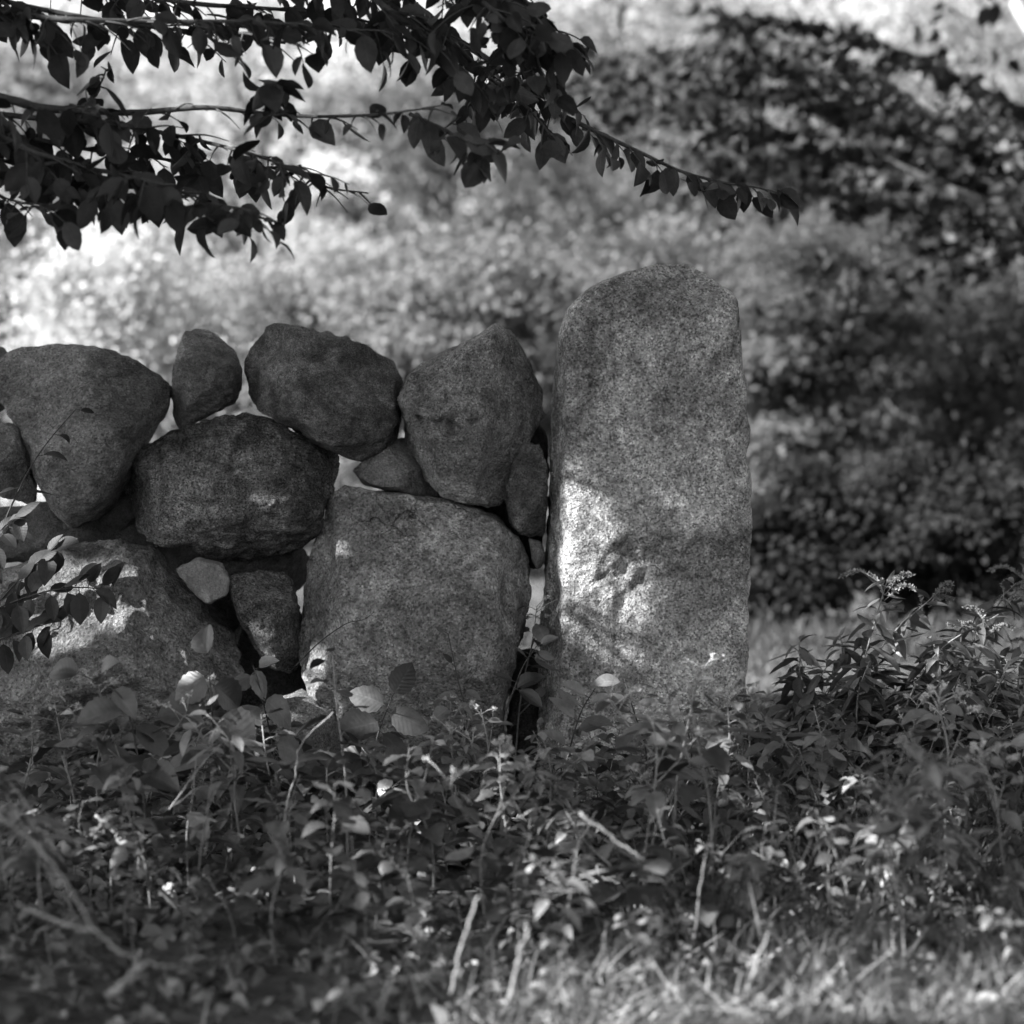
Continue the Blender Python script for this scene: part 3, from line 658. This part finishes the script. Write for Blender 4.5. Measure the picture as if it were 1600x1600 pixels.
# ------------------------------------------------------------------ plants
def herb(name, h, nleaf, L, W, rng, mat, kind='ovate', lean=(0, 0), r=.003, start=.25, droop=.35, petiole=.25, heads=0, stem_mat=M_stem, head_mat=M_seed, shrink=.55, branch=0, label=None, cat="plant", group=None, loc=(0, 0, 0)):
    root = empty(name, loc, label, cat, group)
    base = np.array([0, 0, -.04]); tip = np.array([lean[0], lean[1], h])
    c = curve([base, np.array([lean[0] * .15, lean[1] * .15, h * .4]) + rng.normal(0, .012, 3), np.array([lean[0] * .5, lean[1] * .5, h * .75]) + rng.normal(0, .012, 3), tip], 8)
    st = MB(); tube(st, c, np.linspace(r, r * .4, len(c)), 6)
    axes = [c]
    for b in range(branch):
        i = int(len(c) * rng.uniform(.35, .8)); a = rng.uniform(0, 6.28); l = h * rng.uniform(.25, .45)
        bc = curve([c[i], c[i] + np.array([math.cos(a) * l * .5, math.sin(a) * l * .5, l * .5]), c[i] + np.array([math.cos(a) * l * .8, math.sin(a) * l * .8, l * .9])], 6)
        tube(st, bc, np.linspace(r * .6, r * .3, len(bc)), 5); axes.append(bc)
    B, D, N, LL = [], [], [], []
    for ai, ax in enumerate(axes):
        m = nleaf if ai == 0 else nleaf // 2
        az = rng.uniform(0, 6.28)
        for j in range(m):
            f = (start if ai == 0 else .2) + (1 - (start if ai == 0 else .2)) * (j + .5) / m
            x = f * (len(ax) - 1); i = int(min(x, len(ax) - 2)); q = ax[i] + (ax[i + 1] - ax[i]) * (x - i)
            az += 2.4 + rng.normal(0, .35)
            hd = np.array([math.cos(az), math.sin(az), 0])
            pl = petiole * L * rng.uniform(.5, 1.4)
            e = q + hd * pl + np.array([0, 0, pl * .45])
            if pl > .004: tube(st, np.array([q, (q + e) / 2 + [0, 0, pl * .08], e]), r * .35, 4)
            B.append(e); D.append(hd + np.array([0, 0, rng.uniform(-1.2, .5) * droop + .05 + .5 * (f > .93)])); N.append(np.array([0, 0, 1.0]) + rng.normal(0, .28, 3))
            LL.append(L * (1.0 - shrink * max(0, f - .55) / .45) * rng.uniform(.7, 1.2))
    LL = np.array(LL)
    lm = MB(); leaves(lm, B, D, N, LL, LL * W / L, kind, rng=rng, fold=.2, curl=.3, wave=.06)
    lm.build("leaves", mat, root); st.build("stem", stem_mat, root)
    if heads:
        for ax in axes:
            hm = MB()
            for k_ in range(heads):
                a = rng.uniform(0, 6.28); l = rng.uniform(.015, .06)
                s0 = ax[-1 - int(rng.integers(0, 3))]; q = s0 + np.array([math.cos(a) * l, math.sin(a) * l, rng.uniform(.0, .045)])
                tube(hm, np.array([s0, (s0 + q) / 2 + [0, 0, .004], q]), .0009, 4)
                m = 26; dd = norm(rng.normal(0, 1, (m, 3)))
                leaves(hm, np.repeat(q[None], m, 0), dd, rng.normal(0, 1, (m, 3)), .0095 * rng.uniform(.6, 1.2, m), .0022, 'flat', rng=rng)
            hm.build("seed_head", head_mat, root)
    return root

rng = np.random.default_rng(80)
PROT = []          # (root, weight, group)
KINDS = [
    dict(name="weed", h=.36, nleaf=12, L=.09, W=.025, mat=M_weed, kind='ovate', lean=(.05, .0), r=.0032, label="broad leaved weed, an upright stem of dull oval leaves in the thicket before the wall", group="broad leaved weeds before the wall"),
    dict(name="weed", h=.30, nleaf=13, L=.074, W=.022, mat=M_weed, kind='ovate', lean=(-.06, .02), r=.0028, label="broad leaved weed leaning over in the thicket before the wall", group="leaning weeds before the wall", branch=1),
    dict(name="herb", h=.33, nleaf=18, L=.07, W=.013, mat=M_herb, kind='lance', lean=(.09, .0), r=.0026, start=.2, label="narrow leaved herb, one of the many stems in the thicket before the wall", group="narrow leaved herbs before the wall", branch=2, droop=.5),
    dict(name="herb", h=.26, nleaf=15, L=.046, W=.0135, mat=M_herb, kind='ovate', lean=(.03, .03), r=.0022, start=.2, label="small leaved herb filling the thicket before the wall", group="small leaved herbs before the wall", branch=2),
    dict(name="seed_plant", h=.40, nleaf=9, L=.07, W=.018, mat=M_herb, kind='lance', lean=(.06, -.02), r=.0028, heads=4, branch=2, label="thin plant with fluffy pale seed heads rising from the thicket before the wall", group="seed head plants before the wall"),
    dict(name="bramble", h=.24, nleaf=11, L=.10, W=.034, mat=M_weed, kind='ovate', lean=(.16, -.03), r=.003, label="arching bramble with large toothed leaves in the thicket before the wall", group="brambles before the wall", petiole=.4, start=.15),
]
for kd in KINDS:
    for v_ in range(3):
        k2 = dict(kd); k2['h'] *= (1, .85, 1.15)[v_]; k2['lean'] = (kd['lean'][0] * (1, -.7, 1.3)[v_], kd['lean'][1])
        PROT.append([herb(rng=np.random.default_rng(900 + len(PROT)), loc=(0, 0, 0), **k2), False])

def put(kind, x, y, s, rz):
    pr = PROT[kind * 3 + int(rng.integers(0, 3))]
    o = pr[0] if not pr[1] else copy_tree(pr[0])
    pr[1] = True
    o.location = (x, y, ground_z(x, y)); o.scale = (s, s, s); o.rotation_euler = (rng.normal(0, .06), rng.normal(0, .06), rz)
    return o

def half_w(y): return (CAM_D + y) * 800 / PPM
cnt = 0
for row, (y0, num) in enumerate(((-.30, 16), (-.50, 18), (-.74, 20), (-1.0, 22), (-1.27, 24), (-1.54, 24), (-1.82, 22), (-2.08, 12))):
    for i in range(num):
        y = y0 + rng.normal(0, .09); hw = half_w(y) + .12
        x = -hw + 2 * hw * (i + rng.uniform(.1, .9)) / num
        u = x / hw
        w = np.array([3.0, 2.4, .8, 1.2, .5, 1.6]) if u < -.1 else np.array([1.4, 1.2, 2.6, 2.0, .9, .8])
        if row >= 6: w = w * np.array([.3, .4, 1, 1.6, .2, .8])
        k = int(rng.choice(6, p=w / w.sum()))
        s = rng.uniform(.62, 1.35) * (.74, .80, .85, .88, .88, .84, .70, .5)[row]
        if u > .5 and row < 3: s *= .9
        put(k, x, y, s, rng.uniform(0, 6.28)); cnt += 1
for pr in PROT:
    if not pr[1]: put(PROT.index(pr) // 3, rng.uniform(-.9, .9), -1.3, .8, 0)

# goldenrods and willowy stems at the right
def plume(mb, s0, dirn, l, rng, dens=150):
    c = curve([s0, s0 + dirn * l * .55 + np.array([0, 0, l * .12]), s0 + dirn * l + np.array([0, 0, -l * .15])], 6)
    tube(mb, c, np.linspace(.0013, .0006, len(c)), 4)
    m = int(l * dens * 10); f = rng.uniform(.1, 1, m) ** .8 * (len(c) - 1.01); i = f.astype(int)
    q = c[i] + (c[i + 1] - c[i]) * (f - i)[:, None]
    dd = norm(rng.normal(0, .6, (m, 3)) + [0, 0, .7])
    leaves(mb, q + dd * .002, dd, rng.normal(0, 1, (m, 3)), .0085 * rng.uniform(.6, 1.3, m), .0022, 'flat', rng=rng)

GR = [  # base px, tip (px, py), y, leaf count, leaf length, plume, label
    (1330, (1386, 905), -.22, 26, .085, 3, "goldenrod with the tallest flower spire, its top leaves lit white by the sun"),
    (1300, (1462, 930), -.15, 24, .08, 2, "goldenrod whose feathery side plumes point right beside the tallest spire"),
    (1375, (1560, 960), -.24, 24, .085, 4, "goldenrod with an arching lit plume near the right picture edge"),
    (1420, (1585, 910), -.10, 24, .085, 3, "long leaning goldenrod stem reaching the right picture edge, plume hanging"),
    (1500, (1610, 890), .2, 22, .08, 3, "goldenrod half cut by the right picture edge, drooping plume"),
    (1262, (1251, 1018), .05, 20, .075, 0, "short upright goldenrod without flowers, nearest to the gatepost against the lawn"),
    (1290, (1310, 990), .0, 20, .08, 0, "leafy flowerless goldenrod stem left of the sunlit leaves"),
    (1470, (1500, 1010), -.15, 22, .085, 0, "leafy flowerless goldenrod below the arching plume"),
    (1540, (1575, 1050), -.25, 22, .085, 0, "leafy flowerless goldenrod low at the right picture edge"),
    (1225, (1300, 1090), -.2, 20, .08, 0, "leafy goldenrod stem low beside the gatepost's foot"),
    (1400, (1440, 1060), -.2, 22, .085, 0, "leafy flowerless goldenrod in the middle of the clump"),
    (1350, (1370, 1040), -.1, 22, .085, 0, "leafy flowerless goldenrod under the lit leaves"),
    (1190, (1235, 1150), -.22, 18, .07, 0, "low goldenrod shoot touching the gatepost's right edge"),
    (1580, (1640, 1000), .0, 22, .085, 1, "goldenrod clump's outermost stem past the right picture edge"),
    (1440, (1490, 1120), -.35, 22, .085, 0, "front goldenrod stem with drooping leaves in the clump"),
    (1290, (1360, 1130), -.35, 22, .085, 0, "front goldenrod stem leaning right at the clump's left side"),
    (1360, (1420, 1170), -.5, 20, .08, 0, "foremost low goldenrod stem before the clump"),
    (1520, (1560, 1150), -.5, 20, .08, 0, "foremost low goldenrod stem near the right picture edge"),
]
GR += [(1230 + 33 * k, (1250 + 35 * k + (k % 3) * 14, 1000 + (k * 37) % 75), -.12 - .06 * (k % 4), 20, .085, 0, "one of the leafy flowerless goldenrod stems crowded in the clump") for k in range(11)]
for gi, (bpx, tip, y, nl, L, npl, lb) in enumerate(GR):
    r_ = np.random.default_rng(300 + gi)
    tp = P(tip[0], tip[1], y); bx = (bpx - 800) * (CAM_D + y) / PPM; bz = ground_z(bx, y)
    h = tp.z - bz; ln = (tp.x - bx, r_.normal(0, .03))
    root = herb("goldenrod", h, nl + 16, L * 1.3, L * .17, r_, M_gold, 'lance', ln, .0032, .18, .75, .04, shrink=.4, label=lb, cat="goldenrod", group="goldenrods right of the gatepost", loc=(bx, y, bz))
    if npl:
        mb = MB(); t0 = np.array([ln[0], ln[1], h])
        plume(mb, t0 - [ln[0] * .12, 0, h * .09], norm(np.array([.12 * r_.uniform(-1, 1), 0, 1.0])), .055, r_, 90)
        for k in range(npl + 1):
            plume(mb, t0 - np.array([ln[0], 0, h]) * r_.uniform(.03, .14), norm(np.array([r_.uniform(.3, 1.0) * (1 if r_.random() < .75 else -1), r_.normal(0, .3), .35])), r_.uniform(.05, .12), r_)
        mb.build("flower_plume", M_flower, root)

# saplings and single sprigs in front of the stones
def sprig(name, pts, y, leaf_list, L, W, mat, label, kind='beech', r=.0028, cat="sprig", stem=M_twig, seed=1, droop=0.1, face=.6):
    """a woody shoot along a photo polyline; leaf_list: (fraction along, angle in degrees in the picture plane, length factor)"""
    rg = np.random.default_rng(seed)
    w_ = [np.array(P(px, py, y + .02 * math.sin(i * 2))) for i, (px, py) in enumerate(pts)]
    b = w_[0]; root = empty(name, tuple(b), label, cat)
    c = curve([q - b for q in w_], 8); mb = MB(); tube(mb, c, np.linspace(r, r * .4, len(c)), 6)
    B, D, N, S = [], [], [], []
    for f, a, s in leaf_list:
        q = c[int(f * (len(c) - 1))]; a = math.radians(a)
        d = np.array([math.cos(a), rg.normal(-.1, .3), math.sin(a)])
        e = q + d * .012; tube(mb, np.array([q, (q + e) / 2, e]), r * .35, 4)
        B.append(e); D.append(d); N.append(np.array([rg.normal(0, .3), -face * rg.uniform(.3, 1.4), 1.0])); S.append(s)
    S = np.array(S) * L
    if len(B):
        lm = MB(); leaves(lm, B, D, N, S, S * W / L, kind, rng=rg, fold=.2, curl=.2); lm.build("leaves", mat, root)
    mb.build("stem", stem, root)
    return root
def auto(n, rg, a0, spread_=70, lo=.25):
    return [(lo + (1 - lo) * (i + .5) / n, a0 + (spread_ if i % 2 else -spread_) + rg.normal(0, 18), rg.uniform(.75, 1.15)) for i in range(n)]
rg = np.random.default_rng(5)
sprig("sapling", [(-60, 900), (-10, 850), (18, 790), (45, 735), (75, 690), (118, 640)], -.30, [(1.0, -5, .45), (.86, -18, .6), (.72, 5, .85), (.50, -5, 1.05), (.50, 190, .8), (.30, -20, 1.0), (.18, 200, 1), (.1, -40, .9)], .078, .020, M_beech,
      "slim dark shoot with few leaves crossing in front of the broad pointed boulder", seed=2)
sprig("sapling", [(-80, 1010), (-20, 960), (30, 905), (70, 868), (90, 850)], -.42, auto(17, rg, -20), .068, .0195, M_beech, "dark leafy sapling in front of the humped boulder's lit top", seed=3, face=.9)
sprig("sapling", [(-70, 1000), (0, 950), (70, 925), (130, 918), (180, 925)], -.45, auto(16, rg, -20, 60), .068, .0195, M_beech, "dark leafy shoot reaching right over the humped boulder", seed=4, face=.9)
sprig("sapling", [(-90, 1060), (-20, 1010), (40, 985), (90, 970)], -.40, auto(15, rg, -20), .066, .019, M_beech, "dark leafy shoot low before the humped boulder at the left picture edge", seed=6, face=.9)
sprig("sapling", [(-60, 960), (-30, 880), (0, 830), (30, 800)], -.34, auto(11, rg, -10, 60), .064, .018, M_beech, "dark leaves at the left picture edge before the flat slab", seed=7, face=.9)
sprig("twig", [(462, 1040), (500, 1003), (540, 975), (568, 968), (585, 956)], -.33, [], .05, .02, M_beech, "bare hooked twig in front of the biggest boulder's left side", r=.0016, seed=8, cat="twig")
sprig("sprig", [(790, 1110), (806, 1070), (818, 1040), (838, 1010)], -.30, [(1, 28, .7), (.95, -12, .7), (.85, -25, 1.0), (.8, 140, .5), (.3, -35, 1), (.25, 35, 1.1), (.4, 160, .7)], .07, .018, M_weed, "fresh sprig of pointed leaves between the biggest boulder and the gatepost", seed=9, face=1.0)
sprig("sprig", [(720, 1200), (730, 1130), (715, 1060), (700, 990)], -.45, [(1, 150, .35), (.9, -40, .5), (.75, 130, .5), (.6, -20, .7), (.5, 160, .8), (.35, -30, .9), (.2, 170, 1), (.1, -10, 1)], .065, .018, M_weed, "thin sprig with small leaves in front of the biggest boulder's right half", seed=10, face=.9)
sprig("sprig", [(575, 1230), (590, 1150), (612, 1090)], -.55, [(1, 60, .9), (.9, 150, 1), (.85, -20, 1.1), (.7, 190, 1.2), (.6, -40, 1.2), (.35, 200, 1.3), (.3, -15, 1.2)], .09, .033, M_weed, "broad dark leaves before the biggest boulder's foot", kind='ovate', seed=11, face=.9)
sprig("sprig", [(440, 1250), (425, 1160), (405, 1070), (395, 1040)], -.70, [(1, -60, .9), (.95, 20, .55), (.85, -150, .7), (.6, -40, 1.1), (.55, 210, 1.2), (.35, -20, 1.2), (.3, 170, 1.2)], .085, .034, M_weed, "tall weed with broad toothed leaves before the speckled block stone", kind='ovate', seed=12, face=1.0)
sprig("sprig", [(345, 1260), (335, 1160), (330, 1090), (325, 1030)], -.95, [(1, 100, .9), (.9, 215, 1), (.8, -40, 1), (.6, 190, 1.25), (.5, -30, 1.25), (.3, 200, 1.3), (.25, -10, 1.3)], .085, .034, M_weed, "tall weed with broad toothed leaves before the humped boulder's right end", kind='ovate', seed=13, face=1.0)
sprig("sprig", [(230, 1290), (215, 1180), (190, 1090), (130, 1055)], -1.1, [(1, 170, .9), (.9, 60, 1), (.8, -40, 1), (.6, 190, 1.2), (.5, -30, 1.2), (.3, 200, 1.3), (.25, -10, 1.2)], .08, .028, M_weed, "weed with drooping leaves before the humped boulder's belly", kind='ovate', seed=14, face=1.0)
sprig("sprig", [(1000, 1260), (1010, 1180), (990, 1110), (975, 1060)], -.55, auto(10, rg, 80, 80), .065, .016, M_herb, "narrow leaved sprig in front of the gatepost's foot", kind='lance', seed=15, face=.8)
sprig("sprig", [(880, 1300), (885, 1200), (905, 1120), (930, 1075)], -.7, auto(11, rg, 70, 80), .07, .018, M_herb, "narrow leaved sprig leaning right across the gatepost's left edge", kind='lance', seed=16, face=.8)
sprig("sprig", [(1075, 1260), (1080, 1170), (1060, 1100)], -.5, [(1, 170, .6), (.98, 0, .7), (.8, 190, .9), (.75, 10, .9), (.4, 180, 1), (.4, -15, 1)], .07, .018, M_herb, "small sprig with level leaves in front of the gatepost's right half", kind='lance', seed=17, face=.5)

# fallen twig, dead stalks, sticks
def stick(name, pts, y, r, label, mat=M_dead, cat="stalk", extra=None, dy=0.0, r1=.55):
    pts = [np.array(P(px, py, y + dy * i)) for i, (px, py) in enumerate(pts)]; b = pts[0]
    c = curve(pts, 8); mb = MB()
    sr = np.random.default_rng(len(label)); c = c + sr.normal(0, r * .25, c.shape) + np.cumsum(sr.normal(0, r * .10, c.shape), 0)
    tube(mb, c, np.linspace(r, r * r1, len(c)) * .52 * (1 + .6 * sr.random(len(c)) ** 6), 7)
    if extra:
        e = [np.array(P(px, py, y + dy)) for px, py in extra]; ec = curve(e, 8); tube(mb, ec, np.linspace(r * .7, r * .4, len(ec)), 7)
    return tag(mb.build(name, mat, None, tuple(b)), label, cat)
stick("fallen_branch", [(-60, 1220), (0, 1270), (60, 1325), (110, 1395), (150, 1460), (210, 1502), (290, 1512)], -2.4, .0058, "crooked grey twig curving down across the lower left corner, blurred", M_stick, "branch", [(145, 1455), (90, 1440), (25, 1412)], -.02)
stick("dead_stalk", [(440, 1335), (447, 1270), (462, 1210), (472, 1165), (520, 1115)], -1.3, .0042, "pale leaning stalk in the weeds below the speckled block stone", M_stick, "stalk")
stick("dead_stalk", [(318, 1338), (330, 1298)], -1.4, .0036, "short bright dead stalk left of the leaning pale stalk", M_dead)
stick("dead_stalk", [(214, 1365), (217, 1330)], -1.5, .003, "shortest bright dead stalk, low at the left", M_dead)
stick("dead_stalk", [(265, 1265), (310, 1200), (348, 1158)], -1.3, .003, "thin dead stalk slanting right in front of the broad toothed leaves", M_stick)
stick("dead_stalk", [(706, 1555), (722, 1480), (748, 1400)], -2.3, .0052, "thick pale dead stalk leaning right at the bottom middle", M_dead)
stick("dead_stalk", [(796, 1570), (812, 1500), (826, 1455)], -2.4, .006, "thick bright dead stalk right beside the one at the bottom middle", M_dead)
stick("dead_stalk", [(892, 1345), (910, 1305), (932, 1268)], -1.6, .0045, "broken pale stalk with a blunt top before the gatepost's left foot", M_dead)
stick("dead_stalk", [(1003, 1430), (1012, 1380), (1020, 1330), (1030, 1285), (1054, 1232)], -1.5, .0032, "long thin pale stalk bending right before the gatepost", M_stick)
stick("dead_stalk", [(1165, 1560), (1182, 1500), (1198, 1460)], -2.3, .005, "pale dead stalk leaning right at the bottom, right of the middle", M_dead)
stick("dead_stalk", [(1330, 1480), (1340, 1420), (1360, 1345), (1395, 1290)], -1.7, .0048, "long curved brown stalk before the goldenrods", M_stick)
stick("dead_stalk", [(1430, 1480), (1465, 1445), (1492, 1416)], -1.8, .004, "straw stalk slanting right, lowest before the goldenrods", M_dead)
stick("dead_stalk", [(1448, 1470), (1480, 1460), (1515, 1450), (1552, 1478)], -1.8, .0034, "bent straw crossing the slanting straw stalk", M_dead)
stick("dead_stalk", [(1572, 1500), (1575, 1430), (1567, 1370)], -1.5, .0034, "upright straw stalk near the right picture edge", M_dead)
stick("dead_stalk", [(1510, 1400), (1545, 1330), (1580, 1290)], -1.5, .0036, "thin brown stalk leaning right at the right picture edge", M_stick)
stick("dead_stalk", [(1065, 1560), (1085, 1460), (1100, 1350), (1122, 1275)], -1.9, .0036, "tall thin stalk between the two pale stalks before the gatepost", M_stick)
stick("wood_piece", [(175, 1548), (205, 1530), (228, 1512)], -2.7, .009, "pale broken piece of wood under the crooked twig", M_dead, "stick")
stick("wood_piece", [(440, 1215), (480, 1240), (516, 1256)], -.8, .010, "barky grey stick lying in the weeds under the low foot stone", M_stick, "stick")
stick("wood_piece", [(60, 1305), (95, 1290), (125, 1280)], -1.2, .011, "mossy stick lying under the weeds at the left", M_bark, "stick")
stick("dead_stalk", [(150, 1275), (178, 1300), (190, 1320)], -1.5, .006, "bright peeled stick leaning in the weeds at the left", M_dead)
stick("dead_stalk", [(612, 1520), (600, 1560), (590, 1600)], -2.8, .005, "pale stub at the bottom edge left of the bright grass", M_dead)
stick("dead_stalk", [(905, 1270), (960, 1310), (1010, 1345)], -2.0, .005, "stalk slanting down to the right across the gatepost's foot, blurred", M_stick)

# ------------------------------------------------------------------ ground cover, litter, grass
rng = np.random.default_rng(90)
mb = MB(); n = 2600
y = rng.uniform(-2.4, -.1, n); x = rng.uniform(-1.15, 1.15, n) * (half_w(y) + .1)
z = np.array([ground_z(a, b) for a, b in zip(x, y)]) + rng.uniform(.02, .15, n) * np.where(y < -1.9, .55, 1)
L = rng.uniform(.02, .055, n) * np.where(y < -1.7, .75, 1)
leaves(mb, np.stack([x, y, z], -1), rng.normal(0, 1, (n, 3)) * [1, 1, .5], rng.normal(0, .5, (n, 3)) + [0, 0, 1], L, L * rng.uniform(.2, .36, n), 'ovate', rng=rng, fold=.2, curl=.35)
tag(mb.build("ground_cover", M_weed), "low leafy ground cover under the taller weeds", "ground cover", kind="stuff")
mb = MB(); n = 5200
y = rng.uniform(-3.3, .9, n); x = rng.uniform(-1.2, 1.2, n) * (half_w(y) + .15)
z = np.array([gz_soil(a, b) for a, b in zip(x, y)]) + rng.uniform(.003, .022, n)
L = rng.uniform(.025, .06, n) * np.where(y < -1.7, .75, 1)
leaves(mb, np.stack([x, y, z], -1), rng.normal(0, 1, (n, 3)) * [1, 1, .25], rng.normal(0, .4, (n, 3)) + [0, 0, 1], L, L * .36, 'ovate', rng=rng, fold=.4, curl=.5)
tag(mb.build("leaf_litter", M_litter), "dead leaves lying on the soil before the wall", "leaf litter", kind="stuff")
mb = MB(); n = 8000
y = rng.uniform(-2.75, -1.55, n); x = rng.uniform(-1.2, 1.25, n) * half_w(y)
u = x / half_w(y); front = np.clip((-1.5 - y) / .6, 0, 1); right = np.clip((u + .30) / .45, .05, 1); patchy_ = np.array([.35 + 1.1 * max(0, noise.noise(Vector((a * 4, b * 4, 7))) + .3) for a, b in zip(x, y)])
k = rng.uniform(0, 1, n) < right * front ** 1.6 * patchy_; x, y = x[k], y[k]; n = len(x)
z = np.array([ground_z(a, b) for a, b in zip(x, y)])
L = rng.uniform(.05, .15, n)
leaves(mb, np.stack([x, y, z], -1), rng.normal(0, .6, (n, 3)) * [1, 1, 0] + [.12, 0, .75], rng.normal(0, 1, (n, 3)) * [1, 1, .2], L, rng.uniform(.0012, .0028, n), 'blade', rng=rng, fold=0, curl=.8)
tag(mb.build("grass", M_grass), "pale dry grass along the bottom of the picture", "grass", kind="stuff")
mb = MB(); n = 2600
x = rng.uniform(.3, 1.5, n); y = rng.uniform(-1.9, .4, n); z = np.array([ground_z(a, b) for a, b in zip(x, y)])
L = rng.uniform(.10, .26, n)
leaves(mb, np.stack([x, y, z], -1), rng.normal(0, .4, (n, 3)) * [1, 1, 0] + [.1, 0, .9], rng.normal(0, 1, (n, 3)) * [1, 1, .2], L, rng.uniform(.0012, .0026, n), 'blade', rng=rng, fold=0, curl=.6)
tag(mb.build("grass", M_lgrass), "long thin grass growing among the goldenrods", "grass", kind="stuff")
mb = MB(); n = 42000
y = .9 + 12.4 * rng.uniform(0, 1, n) ** 1.3; x = rng.uniform(-1.3, 1.3, n) * (half_w(y) + .2)
z = np.array([ground_z(a, b) for a, b in zip(x, y)]) + .02
L = rng.uniform(.04, .10, n)
leaves(mb, np.stack([x, y, z], -1), rng.normal(0, .5, (n, 3)) * [1, 1, 0] + [0, 0, .8], rng.normal(0, 1, (n, 3)) * [1, 1, .2], L, rng.uniform(.002, .004, n), 'blade', rng=rng, fold=0, curl=.6)
m = 9000; x2 = rng.uniform(-4.2, 4.2, m); y2 = rng.uniform(3.9, 5.3, m) + .25 * np.sin(x2 * 3)
L2 = rng.uniform(.05, .17, m) * rng.uniform(.4, 1, m)
leaves(mb, np.stack([x2, y2, np.full(m, .02)], -1), rng.normal(0, .3, (m, 3)) * [1, 1, 0] + [0, 0, .9], rng.normal(0, 1, (m, 3)) * [1, 1, .2], L2, rng.uniform(.003, .006, m), 'blade', rng=rng, fold=0, curl=.5)
tag(mb.build("lawn_grass", M_lgrass), "mown grass of the lawn behind the wall", "grass", kind="stuff")
